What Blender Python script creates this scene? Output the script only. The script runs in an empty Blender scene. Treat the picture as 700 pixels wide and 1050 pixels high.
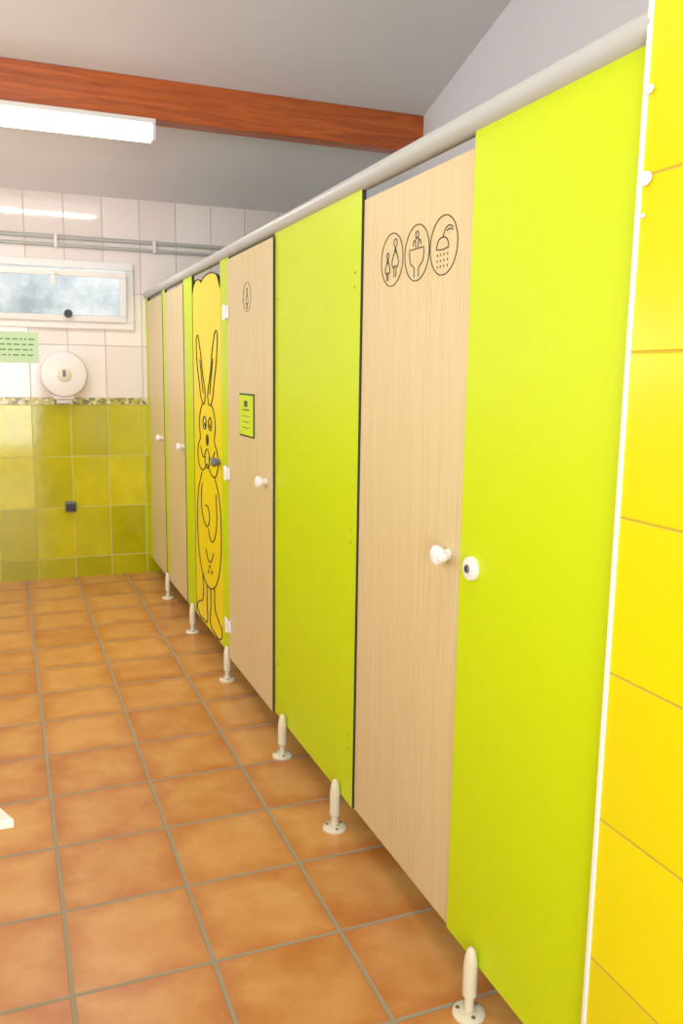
import bpy, bmesh, math, random
import numpy as np
from mathutils import Matrix, Vector
random.seed(3)
scene=bpy.context.scene
scene.view_settings.view_transform='Standard'
scene.view_settings.look='None'
scene.view_settings.exposure=0.0

# ------------------------------------------------------------ helpers
def srgb(r,g,b):
    def c(v):
        v/=255.
        return v/12.92 if v<=.04045 else ((v+.055)/1.055)**2.4
    return (c(r),c(g),c(b),1)
def newmat(name):
    m=bpy.data.materials.new(name); m.use_nodes=True
    nt=m.node_tree; b=nt.nodes['Principled BSDF']
    return m,nt,b
def N(nt,t,**k):
    n=nt.nodes.new(t)
    for a,v in k.items(): setattr(n,a,v)
    return n
def math_(nt,op,a,b=None,c=None):
    n=nt.nodes.new('ShaderNodeMath'); n.operation=op
    for i,x in enumerate((a,b,c)):
        if x is None: continue
        if isinstance(x,(int,float)): n.inputs[i].default_value=x
        else: nt.links.new(x,n.inputs[i])
    return n.outputs[0]
def mix(nt,fac,a,b,mode='MIX'):
    n=nt.nodes.new('ShaderNodeMix'); n.data_type='RGBA'; n.blend_type=mode
    for idx,x in ((0,fac),(6,a),(7,b)):
        if isinstance(x,(int,float)): n.inputs[idx].default_value=x
        elif isinstance(x,tuple): n.inputs[idx].default_value=x
        else: nt.links.new(x,n.inputs[idx])
    return n.outputs[2]
def plain(name,col,rough=.5,metal=0,bump=0,bscale=200,var=0,spec=.5):
    m,nt,b=newmat(name)
    b.inputs['Roughness'].default_value=rough; b.inputs['Metallic'].default_value=metal
    b.inputs['Specular IOR Level'].default_value=spec
    g=N(nt,'ShaderNodeNewGeometry')
    n=N(nt,'ShaderNodeTexNoise'); n.inputs['Scale'].default_value=3; n.inputs['Detail'].default_value=4
    nt.links.new(g.outputs['Position'],n.inputs['Vector'])
    dk=tuple(x*(1-var) for x in col[:3])+(1,)
    nt.links.new(mix(nt,n.outputs['Fac'],dk,col),b.inputs['Base Color'])
    if bump:
        n2=N(nt,'ShaderNodeTexNoise'); n2.inputs['Scale'].default_value=bscale
        nt.links.new(g.outputs['Position'],n2.inputs['Vector'])
        bp=N(nt,'ShaderNodeBump'); bp.inputs['Strength'].default_value=bump; bp.inputs['Distance'].default_value=.002
        nt.links.new(n2.outputs['Fac'],bp.inputs['Height']); nt.links.new(bp.outputs[0],b.inputs['Normal'])
    return m
def tile(name,ax,pitch,org,c1,c2,grout,gw,rough,mottle=None,mot_amt=.3,mscale=9,wob=.15,edge=None):
    m,nt,b=newmat(name)
    g=N(nt,'ShaderNodeNewGeometry'); s=N(nt,'ShaderNodeSeparateXYZ')
    nt.links.new(g.outputs['Position'],s.inputs[0])
    ds=[];ids=[]
    for i in (0,1):
        a=math_(nt,'DIVIDE',math_(nt,'SUBTRACT',s.outputs[ax[i]],org[i]),pitch[i])
        fl=math_(nt,'FLOOR',a); fr=math_(nt,'SUBTRACT',a,fl)
        ds.append(math_(nt,'MULTIPLY',math_(nt,'MINIMUM',fr,math_(nt,'SUBTRACT',1.0,fr)),pitch[i])); ids.append(fl)
    d=math_(nt,'MINIMUM',ds[0],ds[1])
    mr=N(nt,'ShaderNodeMapRange',interpolation_type='SMOOTHSTEP')
    mr.inputs['From Min'].default_value=gw/2-.0008; mr.inputs['From Max'].default_value=gw/2+.0018
    nt.links.new(d,mr.inputs['Value']); mask=mr.outputs[0]
    cb=N(nt,'ShaderNodeCombineXYZ'); nt.links.new(ids[0],cb.inputs[0]); nt.links.new(ids[1],cb.inputs[1])
    wn=N(nt,'ShaderNodeTexWhiteNoise',noise_dimensions='3D'); nt.links.new(cb.outputs[0],wn.inputs['Vector'])
    col=mix(nt,wn.outputs['Value'],c1,c2)
    no=N(nt,'ShaderNodeTexNoise'); no.inputs['Scale'].default_value=mscale; no.inputs['Detail'].default_value=6; no.inputs['Roughness'].default_value=.6
    off=N(nt,'ShaderNodeVectorMath',operation='ADD'); sc=N(nt,'ShaderNodeVectorMath',operation='SCALE'); sc.inputs['Scale'].default_value=30
    nt.links.new(wn.outputs['Color'],sc.inputs[0]); nt.links.new(g.outputs['Position'],off.inputs[0]); nt.links.new(sc.outputs[0],off.inputs[1])
    nt.links.new(off.outputs[0],no.inputs['Vector'])
    if mottle:
        mm=N(nt,'ShaderNodeMapRange'); mm.inputs['From Min'].default_value=.35; mm.inputs['From Max'].default_value=.7
        mm.inputs['To Max'].default_value=mot_amt; nt.links.new(no.outputs['Fac'],mm.inputs['Value'])
        col=mix(nt,mm.outputs[0],col,mottle)
    if edge:
        em=N(nt,'ShaderNodeMapRange'); em.inputs['From Min'].default_value=0.0; em.inputs['From Max'].default_value=.07
        em.inputs['To Min'].default_value=.55; em.inputs['To Max'].default_value=0
        nt.links.new(math_(nt,'ADD',d,math_(nt,'MULTIPLY',math_(nt,'SUBTRACT',no.outputs['Fac'],.5),.12)),em.inputs['Value'])
        col=mix(nt,em.outputs[0],col,edge)
    col=mix(nt,mask,grout,col)
    nt.links.new(col,b.inputs['Base Color'])
    nt.links.new(math_(nt,'SUBTRACT',.85,math_(nt,'MULTIPLY',mask,.85-rough)),b.inputs['Roughness'])
    hgt=math_(nt,'ADD',mask,math_(nt,'MULTIPLY',no.outputs['Fac'],wob))
    bp=N(nt,'ShaderNodeBump'); bp.inputs['Strength'].default_value=.6; bp.inputs['Distance'].default_value=.002
    nt.links.new(hgt,bp.inputs['Height']); nt.links.new(bp.outputs[0],b.inputs['Normal'])
    return m
def wood(name,c1,c2,scale,rough,dist=2):
    m,nt,b=newmat(name)
    g=N(nt,'ShaderNodeNewGeometry'); mp=N(nt,'ShaderNodeMapping'); mp.inputs['Scale'].default_value=scale
    nt.links.new(g.outputs['Position'],mp.inputs['Vector'])
    n=N(nt,'ShaderNodeTexNoise'); n.inputs['Scale'].default_value=1; n.inputs['Detail'].default_value=7; n.inputs['Roughness'].default_value=.65; n.inputs['Distortion'].default_value=dist
    nt.links.new(mp.outputs[0],n.inputs['Vector'])
    mr=N(nt,'ShaderNodeMapRange'); mr.inputs['From Min'].default_value=.3; mr.inputs['From Max'].default_value=.72
    nt.links.new(n.outputs['Fac'],mr.inputs['Value'])
    nt.links.new(mix(nt,mr.outputs[0],c1,c2),b.inputs['Base Color']); b.inputs['Roughness'].default_value=rough
    return m
def emis(name,col,st):
    m,nt,b=newmat(name); b.inputs['Base Color'].default_value=col
    b.inputs['Emission Color'].default_value=col; b.inputs['Emission Strength'].default_value=st
    return m

def link(o,parent=None):
    scene.collection.objects.link(o)
    if parent: o.parent=parent
    return o
def empty(name):
    return link(bpy.data.objects.new(name,None))
def boxes(name,lst,mats,parent=None,bevel=0):
    bm=bmesh.new()
    for b in lst:
        x0,x1,y0,y1,z0,z1=b[:6]; mi=b[6] if len(b)>6 else 0
        v=[bm.verts.new(p) for p in ((x0,y0,z0),(x1,y0,z0),(x1,y1,z0),(x0,y1,z0),(x0,y0,z1),(x1,y0,z1),(x1,y1,z1),(x0,y1,z1))]
        for q in ((0,3,2,1),(4,5,6,7),(0,1,5,4),(1,2,6,5),(2,3,7,6),(3,0,4,7)):
            f=bm.faces.new([v[i] for i in q]); f.material_index=mi
    me=bpy.data.meshes.new(name); bm.to_mesh(me); bm.free()
    for m in (mats if isinstance(mats,(list,tuple)) else [mats]): me.materials.append(m)
    o=link(bpy.data.objects.new(name,me),parent)
    if bevel:
        md=o.modifiers.new('b','BEVEL'); md.width=bevel; md.segments=3
    return o
def lathe(name,prof,loc,axis,mat,parent=None,seg=32,sx=1,sy=1):
    bm=bmesh.new(); rings=[]
    for r,h in prof:
        rings.append([bm.verts.new((r*math.cos(2*math.pi*i/seg)*sx,r*math.sin(2*math.pi*i/seg)*sy,h)) for i in range(seg)])
    for a,b in zip(rings,rings[1:]):
        for i in range(seg):
            bm.faces.new((a[i],a[(i+1)%seg],b[(i+1)%seg],b[i]))
    bm.faces.new(rings[0][::-1]); bm.faces.new(rings[-1])
    bmesh.ops.recalc_face_normals(bm,faces=bm.faces)
    q=Vector((0,0,1)).rotation_difference(Vector(axis)).to_matrix().to_4x4()
    bm.transform(Matrix.Translation(loc)@q)
    for f in bm.faces: f.smooth=True
    me=bpy.data.meshes.new(name); bm.to_mesh(me); bm.free(); me.materials.append(mat)
    o=link(bpy.data.objects.new(name,me),parent)
    md=o.modifiers.new('e','EDGE_SPLIT'); md.split_angle=math.radians(40)
    return o
def lines(name,polys,x,mat,parent,w=.0022,smooth=True):
    cu=bpy.data.curves.new(name,'CURVE'); cu.dimensions='3D'; cu.bevel_depth=w; cu.bevel_resolution=1; cu.resolution_u=6
    for cl,pts in polys:
        if smooth:
            sp=cu.splines.new('BEZIER'); sp.bezier_points.add(len(pts)-1)
            for bp,p in zip(sp.bezier_points,pts):
                bp.co=(x,p[0],p[1]); bp.handle_left_type=bp.handle_right_type='AUTO'
        else:
            sp=cu.splines.new('POLY'); sp.points.add(len(pts)-1)
            for bp,p in zip(sp.points,pts): bp.co=(x,p[0],p[1],1)
        sp.use_cyclic_u=cl
    cu.materials.append(mat)
    return link(bpy.data.objects.new(name,cu),parent)
def circ(cy,cz,r,n=12,ry=None):
    ry=ry or r
    return (True,[(cy+ry*math.cos(2*math.pi*i/n),cz+r*math.sin(2*math.pi*i/n)) for i in range(n)])
def prism(name,pts,x0,x1,mats,parent=None):
    bm=bmesh.new()
    a=[bm.verts.new((x0,p[0],p[1])) for p in pts]; b=[bm.verts.new((x1,p[0],p[1])) for p in pts]
    f1=bm.faces.new(a); f2=bm.faces.new(b[::-1])
    for i in range(len(pts)):
        f=bm.faces.new((a[i],b[i],b[(i+1)%len(pts)],a[(i+1)%len(pts)])); f.material_index=1
    bmesh.ops.recalc_face_normals(bm,faces=bm.faces)
    me=bpy.data.meshes.new(name); bm.to_mesh(me); bm.free()
    for m in mats: me.materials.append(m)
    return link(bpy.data.objects.new(name,me),parent)

# ------------------------------------------------------------ materials
M_lime=plain('lime_laminate',srgb(196,217,0),.42,var=.03,spec=.35)
M_core=plain('laminate_core',srgb(58,50,48),.6)
M_oak=wood('pale_oak_laminate',srgb(202,180,132),srgb(220,202,156),(75,75,1.6),.42)
M_yel=plain('yellow_laminate',srgb(238,216,6),.4,var=.03)
M_rail=plain('painted_metal_rail',srgb(180,182,178),.4,bump=.15,bscale=60)
M_white=plain('white_plastic',srgb(230,228,226),.3)
M_ivory=plain('ivory_plastic',srgb(222,214,188),.35)
M_ink=plain('black_ink',srgb(25,22,20),.6)
M_grey=plain('grey_plastic',srgb(110,112,112),.4)
M_dark=plain('dark_metal',srgb(60,60,60),.35,metal=.5)
M_steel=plain('steel_screw',srgb(150,150,140),.3,metal=.9)
M_scr=plain('painted_screw',srgb(150,165,60),.4)
M_ceil=plain('ceiling_plaster',srgb(226,224,228),.9,bump=.15,bscale=40,var=.05)
M_wallp=plain('wall_plaster',srgb(232,232,240),.9,bump=.25,bscale=50,var=.04)
M_beam=wood('varnished_beam',srgb(146,62,14),srgb(206,106,36),(2,30,30),.35,1)
M_floor=tile('terracotta_tiles',(0,1),(.337,.337),(.083,1.877),srgb(192,122,58),srgb(212,150,82),srgb(158,148,128),.010,.32,
   mottle=srgb(224,178,114),mot_amt=.5,mscale=7,wob=.35,edge=srgb(176,94,42))
M_gt=tile('lime_back_tiles',(0,2),(.25,.36),(.165,.145),srgb(172,166,2),srgb(216,206,20),srgb(200,196,120),.005,.07,
   mottle=srgb(150,150,0),mot_amt=.5,wob=.7,mscale=5)  # tile tones vary; their contrast also paints in some bright reflections
M_wt=tile('white_back_tiles',(0,2),(.25,.36),(.165,1.27),srgb(228,218,214),srgb(238,230,226),srgb(188,178,174),.005,.08,wob=.4,mscale=5)
M_yt=tile('yellow_wall_tiles',(1,2),(.36,.2675),(.05,.155),srgb(216,204,0),srgb(226,212,0),srgb(198,170,40),.0035,.2,wob=.5,mscale=5)
M_lw=tile('white_left_tiles',(1,2),(.25,.36),(0,.145),srgb(226,220,218),srgb(236,230,228),srgb(188,178,172),.005,.12,wob=.3)

m,nt,b=newmat('mosaic_band'); M_band=m
g=N(nt,'ShaderNodeNewGeometry'); v=N(nt,'ShaderNodeTexVoronoi'); v.inputs['Scale'].default_value=48
nt.links.new(g.outputs['Position'],v.inputs['Vector'])
r=N(nt,'ShaderNodeValToRGB'); r.color_ramp.interpolation='CONSTANT'
r.color_ramp.elements[0].color=srgb(120,120,70); r.color_ramp.elements[1].position=.35; r.color_ramp.elements[1].color=srgb(215,205,170)
e=r.color_ramp.elements.new(.65); e.color=srgb(180,170,60)
s=N(nt,'ShaderNodeSeparateColor'); nt.links.new(v.outputs['Color'],s.inputs[0]); nt.links.new(s.outputs[0],r.inputs[0])
nt.links.new(r.outputs[0],b.inputs['Base Color']); b.inputs['Roughness'].default_value=.2
m,nt,b=newmat('window_glass'); M_glass=m
b.inputs['Transmission Weight'].default_value=1; b.inputs['Roughness'].default_value=.02; b.inputs['IOR'].default_value=1.08
n=N(nt,'ShaderNodeTexNoise'); n.inputs['Scale'].default_value=60
bp=N(nt,'ShaderNodeBump'); bp.inputs['Strength'].default_value=.04; nt.links.new(n.outputs['Fac'],bp.inputs['Height']); nt.links.new(bp.outputs[0],b.inputs['Normal'])
m,nt,b=newmat('outside_rock'); M_out=m
g=N(nt,'ShaderNodeNewGeometry'); n=N(nt,'ShaderNodeTexNoise'); n.inputs['Scale'].default_value=2.2; n.inputs['Detail'].default_value=8; n.inputs['Roughness'].default_value=.7
nt.links.new(g.outputs['Position'],n.inputs['Vector'])
mr=N(nt,'ShaderNodeMapRange'); mr.inputs['From Min'].default_value=.36; mr.inputs['From Max'].default_value=.64
nt.links.new(n.outputs['Fac'],mr.inputs['Value'])
nt.links.new(mix(nt,mr.outputs[0],srgb(158,168,176),srgb(226,228,226)),b.inputs['Base Color']); b.inputs['Roughness'].default_value=.9
M_tube=emis('tube_diffuser',(1,.98,.96,1),3.0)

# ------------------------------------------------------------ room shell
W=.945; D=6.16; XR=2.45; XL=-2.3; YR=-2.6; SL=.317
def cz(y): return 2.62+(D-y)*SL
boxes('floor',[(XL-.15,XR+.15,YR-.15,D+.15,-.1,0)],M_floor)
bm=bmesh.new(); y0,y1=YR-.15,D+.15
p=[(XL-.15,y0,cz(y0)),(XR+.15,y0,cz(y0)),(XR+.15,y1,cz(y1)),(XL-.15,y1,cz(y1))]
a=[bm.verts.new(q) for q in p]; c=[bm.verts.new((q[0],q[1],q[2]+.12)) for q in p]
bm.faces.new(a); bm.faces.new(c)
for i in range(4): bm.faces.new((a[i],a[(i+1)%4],c[(i+1)%4],c[i]))
bmesh.ops.recalc_face_normals(bm,faces=bm.faces)
me=bpy.data.meshes.new('ceiling'); bm.to_mesh(me); me.materials.append(M_ceil); link(bpy.data.objects.new('ceiling',me))
wx0,wx1,wz0,wz1=-.26,.84,1.76,2.17
boxes('wall_back',[
 (XL,XR,D,D+.15,0,1.225,0),(XL,XR,D-.004,D+.15,1.225,1.27,1),
 (XL,wx0,D,D+.15,1.27,2.64,2),(wx1,XR,D,D+.15,1.27,2.64,2),
 (wx0,wx1,D,D+.15,1.27,wz0,2),(wx0,wx1,D,D+.15,wz1,2.64,2)],[M_gt,M_band,M_wt])
def sidewall(name,x0,x1,mat,holes=()):
    bm=bmesh.new()
    pts=[(y0,0),(y1,0),(y1,cz(y1)),(y0,cz(y0))]
    a=[bm.verts.new((x0,)+q) for q in pts]; c=[bm.verts.new((x1,)+q) for q in pts]
    bm.faces.new(a); bm.faces.new(c)
    for i in range(4): bm.faces.new((a[i],a[(i+1)%4],c[(i+1)%4],c[i]))
    bmesh.ops.recalc_face_normals(bm,faces=bm.faces)
    me=bpy.data.meshes.new(name); bm.to_mesh(me); me.materials.append(mat)
    return link(bpy.data.objects.new(name,me))
sidewall('wall_right',XR,XR+.15,M_wallp)
sidewall('wall_left',XL-.15,XL,M_lw)
boxes('wall_rear',[(XL,-1.5,YR-.15,YR,0,5.3),(.5,XR,YR-.15,YR,0,5.3),(-1.5,.5,YR-.15,YR,2.3,5.3)],M_wallp)
WT=W-.012
boxes('wall_tiled_near',[(WT,1.08,YR,1.108,0,2.75)],M_yt)
boxes('trim_1',[(WT-.004,WT+.007,1.106,1.1155,0,2.75)],M_white,bevel=.002)
for i,(yy,zz,rr) in enumerate([(1.098,1.755,.014),(1.101,1.885,.009),(1.097,1.70,.005)]):
    lathe('trim_chip' if i==0 else 'trim_chip.%03d'%i,[(rr,0),(rr*.7,.0015)],(WT-.0035,yy,zz),(-1,0,0),M_white,seg=9,sy=1.2,sx=.8)
boxes('wall_low_left',[(-.66,-.56,.6,1.9,0,1.25)],M_lw)

bm=bmesh.new()
zc=cz(4.9)
pts=[(4.90,2.805),(5.02,2.805),(5.02,cz(5.02)-.002),(4.90,zc-.002)]
a=[bm.verts.new((XL,)+q) for q in pts]; c=[bm.verts.new((XR,)+q) for q in pts]
bm.faces.new(a); bm.faces.new(c)
for i in range(4): bm.faces.new((a[i],a[(i+1)%4],c[(i+1)%4],c[i]))
bmesh.ops.recalc_face_normals(bm,faces=bm.faces)
me=bpy.data.meshes.new('ceiling_beam'); bm.to_mesh(me); me.materials.append(M_beam)
o=link(bpy.data.objects.new('ceiling_beam',me)); md=o.modifiers.new('b','BEVEL'); md.width=.006; md.segments=2

def fitting(name,x0,x1,y,z):
    e=empty(name)
    boxes('housing',[(x0,x1,y-.06,y+.06,z-.025,z)],M_white,e,bevel=.004)
    boxes('diffuser',[(x0+.02,x1-.02,y-.05,y+.05,z-.105,z-.0255)],M_tube,e,bevel=.015)
    boxes('end_cap',[(x0,x0+.02,y-.055,y+.055,z-.11,z-.0255),(x1-.02,x1,y-.055,y+.055,z-.11,z-.0255)],M_white,e,bevel=.004)
fitting('fluorescent_light',-.42,.825,4.93,2.804)

# ------------------------------------------------------------ window
wdw=empty('window_1')
def ring(x0,x1,z0,z1,y0,y1,t): return [(x0,x1,y0,y1,z0,z0+t),(x0,x1,y0,y1,z1-t,z1),(x0,x0+t,y0,y1,z0+t,z1-t),(x1-t,x1,y0,y1,z0+t,z1-t)]
boxes('frame',ring(wx0-.02,wx1+.02,wz0-.02,wz1+.02,D-.03,D+.05,.05),M_white,wdw,bevel=.004)
sash=boxes('sash',ring(wx0+.035,wx1-.035,0,.335,-.02,.02,.040),M_white,wdw,bevel=.004)
gl=boxes('pane',[(wx0+.072,wx1-.072,-.003,.003,.038,.298)],M_glass,wdw)
hd=boxes('handle',[(.30,.36,-.032,-.02,.30,.325),(.318,.342,-.05,-.032,.235,.32)],M_white,wdw,bevel=.004)
for ob in (sash,gl,hd):
    ob.location=(0,D-.03,wz0+.03); ob.rotation_euler=(math.radians(9),0,0)
lathe('stay_knob',[(.028,0),(.028,.012),(.02,.03)],(.42,D-.075,1.835),(0,-1,0),M_dark,wdw,seg=20)
boxes('exterior_wall',[(-3,3,7.6,7.7,-.1,4)],M_out)

pip=empty('water_pipes')
for z,r in ((2.335,.011),(2.285,.011)):
    lathe('pipe',[(r,0),(r,XR-XL-.06)],(XL+.03,D-.022,z),(1,0,0),M_rail,pip,seg=14)
for x in (-.3,.35,1.0,1.6):
    boxes('clip',[(x,x+.02,D-.036,D-.006,2.268,2.352)],M_white,pip,bevel=.003)

pos=empty('notice_poster')
M_post=plain('poster_green',srgb(196,222,180),.6); M_post2=plain('poster_print',srgb(112,160,100),.6)
boxes('sheet',[(-.13,.225,D-.006,D,1.505,1.71)],M_post,pos)
lst=[]
for r_ in range(4):
    x=-.10
    while x<.18:
        w=random.uniform(.015,.045); lst.append((x,min(x+w,.205),D-.0075,D-.006,1.655-r_*.035,1.665-r_*.035)); x+=w+.012
boxes('print',lst,M_post2,pos)
dsp=empty('toilet_paper_dispenser')
dx=.375
lathe('drum',[(.150,0),(.155,.02),(.155,.095),(.145,.115),(.12,.122),(.0001,.125)],(dx,D-.001,1.43),(0,-1,0),M_white,dsp,seg=48)
lathe('hub',[(.045,0),(.045,.012),(.038,.016)],(dx,D-.124,1.43),(0,-1,0),M_ivory,dsp,seg=24)
boxes('level_slot',[(dx-.01,dx+.01,D-.143,D-.139,1.415,1.46)],M_grey,dsp)
boxes('mouth',[(dx-.065,dx+.065,D-.10,D-.01,1.262,1.295)],M_white,dsp,bevel=.01)
boxes('paper_end',[(dx-.05,dx+.05,D-.05,D-.047,1.235,1.27)],M_white,dsp)
so=empty('power_socket')
boxes('plate',[(.355,.43,D-.03,D-.0005,.475,.55)],M_grey,so,bevel=.006)
boxes('flap',[(.363,.422,D-.042,D-.03,.485,.535)],M_dark,so,bevel=.005)

# ------------------------------------------------------------ cubicle partition
part=empty('toilet_cubicle_partition')
T=.013; ZB=.12; ZT=1.965
def panel(name,ya,yb,parent,mat,zb=ZB,zt=ZT,x=W):
    return prism(name,[(ya,zb),(yb,zb),(yb,zt),(ya,zt)],x,x+T,[mat,M_core],parent)
greens=[(1.117,1.645),(2.258,3.075),(3.775,3.935),(4.57,4.80),(5.385,5.475),(6.06,6.158)]
for a_,b_ in greens: panel('front_panel',a_,b_,part,M_lime)
for y_ in (2.67,3.86,4.69,5.43):
    boxes('divider_panel',[(W+T,XR-.002,y_,y_+T,ZB,1.95)],M_lime,part)
lathe('head_rail',[(.0265,0),(.0265,6.155-1.109)],(W+.010,1.109,1.984),(0,1,0),M_rail,part,seg=24)
for y_ in (1.50,2.36,2.92,3.79,4.60,5.38):
    fx=W-.0166
    lathe('foot_flange',[(.038,0),(.038,.006),(.034,.010),(.018,.012)],(fx,y_,0),(0,0,1),M_ivory,part)
    lathe('foot_stem',[(.011,.010),(.011,.045),(.0165,.05),(.0165,.125),(.014,.148),(.009,.165),(.003,.170)],(fx,y_,0),(0,0,1),M_ivory,part,seg=20)
    for k in range(3):
        t=k*2.1+.4
        lathe('foot_screw',[(.005,.008),(.005,.0125),(.002,.0135)],(fx+.026*math.cos(t),y_+.026*math.sin(t),0),(0,0,1),M_steel,part,seg=10)
for yy,zs in ((2.30,(.30,.34,.955,.995,1.70,1.74)),(3.03,(.33,.98,1.72))):
    for zz in zs:
        lathe('panel_screw',[(.005,0),(.0045,.0015),(.002,.002)],(W,yy,zz),(-1,0,0),M_scr,part,seg=10)
ZL=1.032
lathe('lock_rose',[(.027,0),(.028,.004),(.025,.012),(.012,.014)],(W,1.588,ZL),(-1,0,0),M_white,part)
lathe('lock_core',[(.010,0),(.009,.003)],(W-.014,1.588,ZL),(-1,0,0),M_grey,part,seg=20)
boxes('lock_slot',[(W-.019,W-.0165,1.5855,1.5905,ZL-.006,ZL+.006)],M_dark,part)

def knob(parent,x,y,z,mat):
    lathe('knob',[(.014,0),(.013,.012),(.020,.018),(.024,.026),(.023,.036),(.016,.042),(.004,.044)],(x,y,z),(-1,0,0),mat,parent)
    boxes('knob_grip',[(x-.040,x-.018,y-.034,y-.004,z-.010,z+.010)],mat,parent,bevel=.006)
def hinges(parent,x,y,zs):
    for z in zs:
        boxes('hinge',[(x-.010,x,y-.05,y-.008,z-.028,z+.028),(x-.010,x,y+.008,y+.05,z-.028,z+.028)],M_white,parent,bevel=.004)
        lathe('hinge_barrel',[(.008,0),(.008,.066)],(x-.009,y,z-.033),(0,0,1),M_white,parent,seg=14)
def door(ya,yb,x,mat,zt=1.935,zb=ZB,ky=None,kz=1.03,kmat=None):
    e=empty('cubicle_door')
    panel('leaf',ya,yb,e,mat,zb,zt,x)
    knob(e,x,ky or ya+.08,kz,kmat or M_white)
    return e
dA=door(1.650,2.253,W+.006,M_oak,1.930,ky=1.712,kz=1.038)
px=W+.0055; zc_=1.748
Y1,Y2,Y3=1.783,1.920,2.063
P=[circ(Y1,zc_,.066),circ(Y2,zc_,.066),circ(Y3,zc_,.066)]
cy,c0=Y1,zc_
P+=[(False,[(cy-.044,c0+.034),(cy-.030,c0+.040),(cy-.012,c0+.038),(cy+.004,c0+.020)]),
    (False,[(cy-.044,c0+.028),(cy-.030,c0+.033),(cy-.014,c0+.030)]),
    (False,[(cy+.034,c0-.004),(cy+.026,c0+.012),(cy+.006,c0+.018),(cy-.016,c0+.012),(cy-.026,c0-.004)]),
    (False,[(cy+.036,c0-.006),(cy+.004,c0-.009),(cy-.028,c0-.006)])]
for i in range(4):
    for j in range(3):
        yy=cy-.020+i*.016; zz=c0-.018-j*.013
        P.append((False,[(yy,zz),(yy,zz-.005)]))
cy,c0=Y2,zc_
P+=[(False,[(cy+.042,c0+.010),(cy-.042,c0+.010)]),
    (False,[(cy+.040,c0+.006),(cy+.033,c0-.022),(cy+.013,c0-.036),(cy+.012,c0-.058)]),
    (False,[(cy-.040,c0+.006),(cy-.033,c0-.022),(cy-.013,c0-.036),(cy-.012,c0-.058)]),
    (False,[(cy+.006,c0+.012),(cy+.006,c0+.034),(cy-.006,c0+.034),(cy-.006,c0+.012)]),
    (False,[(cy+.022,c0+.018),(cy+.016,c0+.030),(cy+.006,c0+.024)]),
    (False,[(cy-.022,c0+.018),(cy-.016,c0+.030),(cy-.006,c0+.024)]),
    circ(cy,c0+.043,.008,8)]
def fig(cy,z,s):
    return [circ(cy,z+.030*s,.010*s,8),(False,[(cy,z+.02*s),(cy-.015*s,z-.03*s),(cy,z-.027*s),(cy+.015*s,z-.03*s),(cy,z+.02*s)]),
     (False,[(cy,z+.012*s),(cy-.018*s,z-.01*s)]),(False,[(cy,z+.012*s),(cy+.018*s,z-.01*s)]),
     (False,[(cy-.006*s,z-.028*s),(cy-.006*s,z-.055*s)]),(False,[(cy+.006*s,z-.028*s),(cy+.006*s,z-.055*s)])]
P+=fig(Y3-.020,zc_+.010,1.0)+fig(Y3+.026,zc_-.010,.75)
lines('pictograms',P,px,M_ink,dA,w=.0013)
xb=W-.010
dB=door(3.07,3.765,xb,M_oak,1.945,ky=3.16,kz=1.035)
hinges(dB,xb,3.78,(.275,1.0,1.72))
P=[circ(3.43,1.76,.058)]+fig(3.43,1.76,.9)
lines('pictogram',P,xb-.0005,M_ink,dB,w=.001)
M_sign=plain('lime_sign',srgb(200,222,30),.5)
M_bord=plain('sign_edge_ink',srgb(50,70,30),.5)
boxes('sign_border',[(xb-.004,xb,3.32,3.545,1.19,1.37)],M_bord,dB,bevel=.0015)
boxes('sign_face',[(xb-.006,xb-.004,3.33,3.535,1.198,1.362)],M_sign,dB)
lst=[(xb-.0066,xb-.006,3.41,3.46,1.315,1.340),(xb-.0066,xb-.006,3.38,3.49,1.300,1.305)]
for r_ in range(3):
    lst.append((xb-.0066,xb-.006,3.38,3.38+random.uniform(.06,.12),1.275-r_*.024,1.2775-r_*.024))
boxes('sign_text',lst,M_bord,dB)
ya,yb=3.94,4.565
Wd=yb-ya
e=empty('rabbit_door'); dC=e
S=lambda s,z:(yb-s*Wd,z)
top=[S(1,ZB),S(0,ZB),S(0,1.88)]
for cx,czz,rx,rz,a0,a1 in ((.20,1.86,.19,.065,170,40),(.62,1.875,.32,.055,150,10),):
    for k in range(9):
        t=math.radians(a0+(a1-a0)*k/8); top.append(S(cx+rx*math.cos(t),czz+rz*math.sin(t)))
top.append(S(1,1.84))
prism('leaf',top,W+.002,W+.002+T,[M_yel,M_core],e)
RX=W+.0015
def L(pts): return [S(a,b) for a,b in pts]
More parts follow.
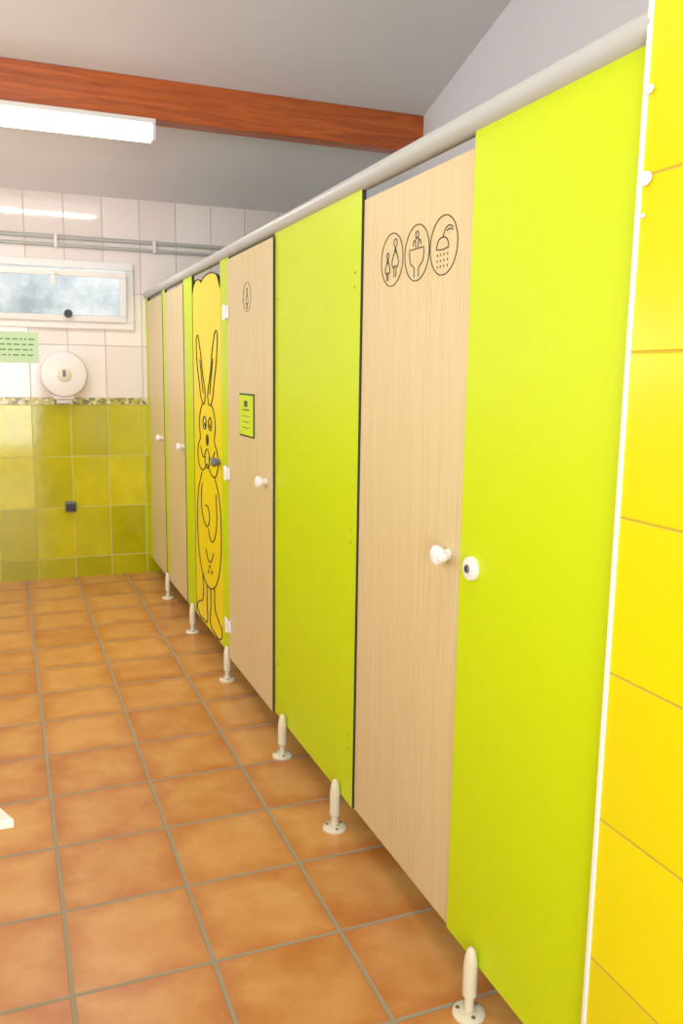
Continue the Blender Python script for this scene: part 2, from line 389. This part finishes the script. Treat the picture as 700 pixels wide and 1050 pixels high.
R_=[(True,L([(.36,1.30),(.22,1.42),(.14,1.56),(.17,1.645),(.27,1.58),(.36,1.46),(.44,1.31)])),
    (True,L([(.56,1.31),(.66,1.46),(.76,1.60),(.87,1.65),(.88,1.56),(.78,1.41),(.66,1.30)])),
    (False,L([(.27,1.52),(.32,1.44),(.38,1.35)])),(False,L([(.74,1.52),(.68,1.44),(.62,1.35)])),
    (False,L([(.36,1.30),(.26,1.25),(.22,1.18),(.25,1.12),(.16,1.07),(.17,.99),(.30,.95),(.42,.97),(.5,.99),(.6,.96),(.72,.94),(.86,.98),(.87,1.06),(.77,1.12),(.80,1.18),(.76,1.26),(.66,1.30)])),
    circ(*S(.42,1.20),.032,10,.036),circ(*S(.62,1.20),.032,10,.036),
    (False,L([(.26,1.07),(.36,1.02),(.50,1.07),(.64,1.02),(.78,1.07)])),
    (False,L([(.42,1.035),(.44,.985),(.56,.985),(.58,1.035)])),
    (False,L([(.30,.94),(.16,.84),(.10,.70),(.12,.54),(.22,.42),(.36,.36)])),
    (False,L([(.76,.94),(.90,.86),(.97,.70),(.94,.54),(.84,.43),(.66,.36),(.5,.345),(.36,.36)])),
    (False,L([(.30,.88),(.26,.78),(.36,.68),(.50,.67),(.57,.72),(.50,.77),(.40,.77)])),
    (False,L([(.80,.86),(.82,.72),(.72,.62),(.58,.61),(.52,.66)])),
    (False,L([(.42,.54),(.5,.49),(.62,.50),(.7,.55)])),
    (False,L([(.28,.39),(.30,.30),(.26,.24),(.12,.21),(.04,.17),(.10,.14),(.30,.135),(.44,.15),(.44,.24),(.44,.35)])),
    (False,L([(.58,.35),(.58,.25),(.56,.16),(.70,.135),(.92,.14),(.97,.18),(.86,.22),(.74,.26),(.72,.37)])),
    ]
lines('rabbit_drawing',R_,RX,M_ink,e,w=.0036)
lines('cloud_outline',[(False,top[2:])],RX,M_ink,e,w=.003)
lathe('drawn_nose',[(.030,0),(.029,.002)],(W+.002,*S(.51,1.115)),(-1,0,0),M_ink,e,seg=20)
for s_ in (.43,.61): lathe('drawn_pupil',[(.012,0),(.011,.002)],(W+.002,*S(s_,1.19)),(-1,0,0),M_ink,e,seg=14)
for s_,z_ in ((.55,.46),(.62,.44),(.50,.43)): lathe('drawn_spot',[(.012,0),(.011,.002)],(W+.002,*S(s_,z_)),(-1,0,0),M_ink,e,seg=12)
knob(e,W+.002,3.98,1.03,M_grey)
door(4.81,5.375,W-.002,M_oak,1.935,ky=4.85)
door(5.485,6.05,W-.002,M_oak,1.935,ky=5.55)

# ------------------------------------------------------------ washbasin (left foreground)
bas=empty('washbasin')
def zprism(name,pts,z0,z1,mat,parent):
    bm=bmesh.new()
    a=[bm.verts.new((p[0],p[1],z0)) for p in pts]; c=[bm.verts.new((p[0],p[1],z1)) for p in pts]
    bm.faces.new(a[::-1]); bm.faces.new(c)
    n=len(pts)
    for i in range(n): bm.faces.new((a[i],a[(i+1)%n],c[(i+1)%n],c[i]))
    bmesh.ops.recalc_face_normals(bm,faces=bm.faces)
    me=bpy.data.meshes.new(name); bm.to_mesh(me); bm.free(); me.materials.append(mat)
    o=link(bpy.data.objects.new(name,me),parent); md=o.modifiers.new('b','BEVEL'); md.width=.003; md.segments=2
    return o
zprism('shelf_top',[(-.558,1.245),(-.016,1.245),(-.066,1.36),(-.24,1.62),(-.558,1.62)],.785,.80,M_white,bas)
bc=(-.34,1.42)
lathe('bowl',[(.05,.80),(.10,.815),(.135,.86),(.145,.90),(.138,.902),(.12,.87),(.08,.83),(.01,.82)],(bc[0],bc[1],0),(0,0,1),M_white,bas,seg=40)
lathe('pedestal',[(.12,0),(.10,.03),(.075,.3),(.09,.60),(.13,.7845)],(bc[0],bc[1],0),(0,0,1),M_white,bas)
lathe('tap',[(.02,0),(.018,.15),(.012,.16)],(-.52,bc[1],.80),(0,0,1),M_steel,bas)
boxes('spout',[(-.52,-.38,bc[1]-.01,bc[1]+.01,.93,.95)],M_steel,bas,bevel=.006)

# ------------------------------------------------------------ lights
w=bpy.data.worlds.new('sky'); scene.world=w; w.use_nodes=True
bg=w.node_tree.nodes['Background']; bg.inputs[0].default_value=(.92,.96,1,1); bg.inputs[1].default_value=3.0
def area(name,loc,target,sx,sy,power,col):
    l=bpy.data.lights.new(name,'AREA'); l.shape='RECTANGLE'; l.size=sx; l.size_y=sy; l.energy=power; l.color=col
    o=link(bpy.data.objects.new(name,l)); o.location=loc
    o.rotation_euler=(Vector(target)-Vector(loc)).to_track_quat('-Z','Y').to_euler()
    return o
area('doorway_daylight',(-.5,YR+.05,1.3),(-.3,3,2.0),1.9,2.1,92,(.95,.98,1))
area('side_window_daylight',(XL+.03,.6,1.9),(1,1.8,1.5),2.6,1.2,82,(.95,.98,1))
area('ceiling_fill_mid',(XL+.03,3.2,1.9),(1.2,3.6,3.4),2.2,.7,44,(.96,.97,1))  # added upward fill to brighten the ceiling; the left wall has no window
area('ceiling_fill_far',(XL+.03,5.55,1.7),(1.0,5.6,2.7),1.0,.6,20,(.96,.97,1))  # second added fill, lifts the ceiling behind the beam; no window here
area('ceiling_tube_light',(.2,4.93,2.69),(.2,4.93,0),1.1,.1,14,(1,.97,.92))
area('overhead_fill',(.2,1.2,3.9),(.3,1.3,0),1.3,.2,25,(1,.97,.92))  # added unseen fill from above; no light fitting hangs here

# ------------------------------------------------------------ camera
f=865.
Y=np.array([-346,-145,f]);Y/=np.linalg.norm(Y)
dy=(346*75+f*f)/145
Dn=np.array([-75,dy,f]);Dn/=np.linalg.norm(Dn)
Xv=np.cross(Dn,Y)
R=np.array([Xv,Y,-Dn])
M=Matrix(((R[0,0],-R[0,1],-R[0,2],0),(R[1,0],-R[1,1],-R[1,2],0),(R[2,0],-R[2,1],-R[2,2],1.45),(0,0,0,1)))
cam=bpy.data.cameras.new('camera'); cam.sensor_fit='VERTICAL'; cam.sensor_height=36; cam.sensor_width=24; cam.lens=36*f/1050; cam.clip_start=.02
co=link(bpy.data.objects.new('camera',cam)); co.matrix_world=M
scene.camera=co
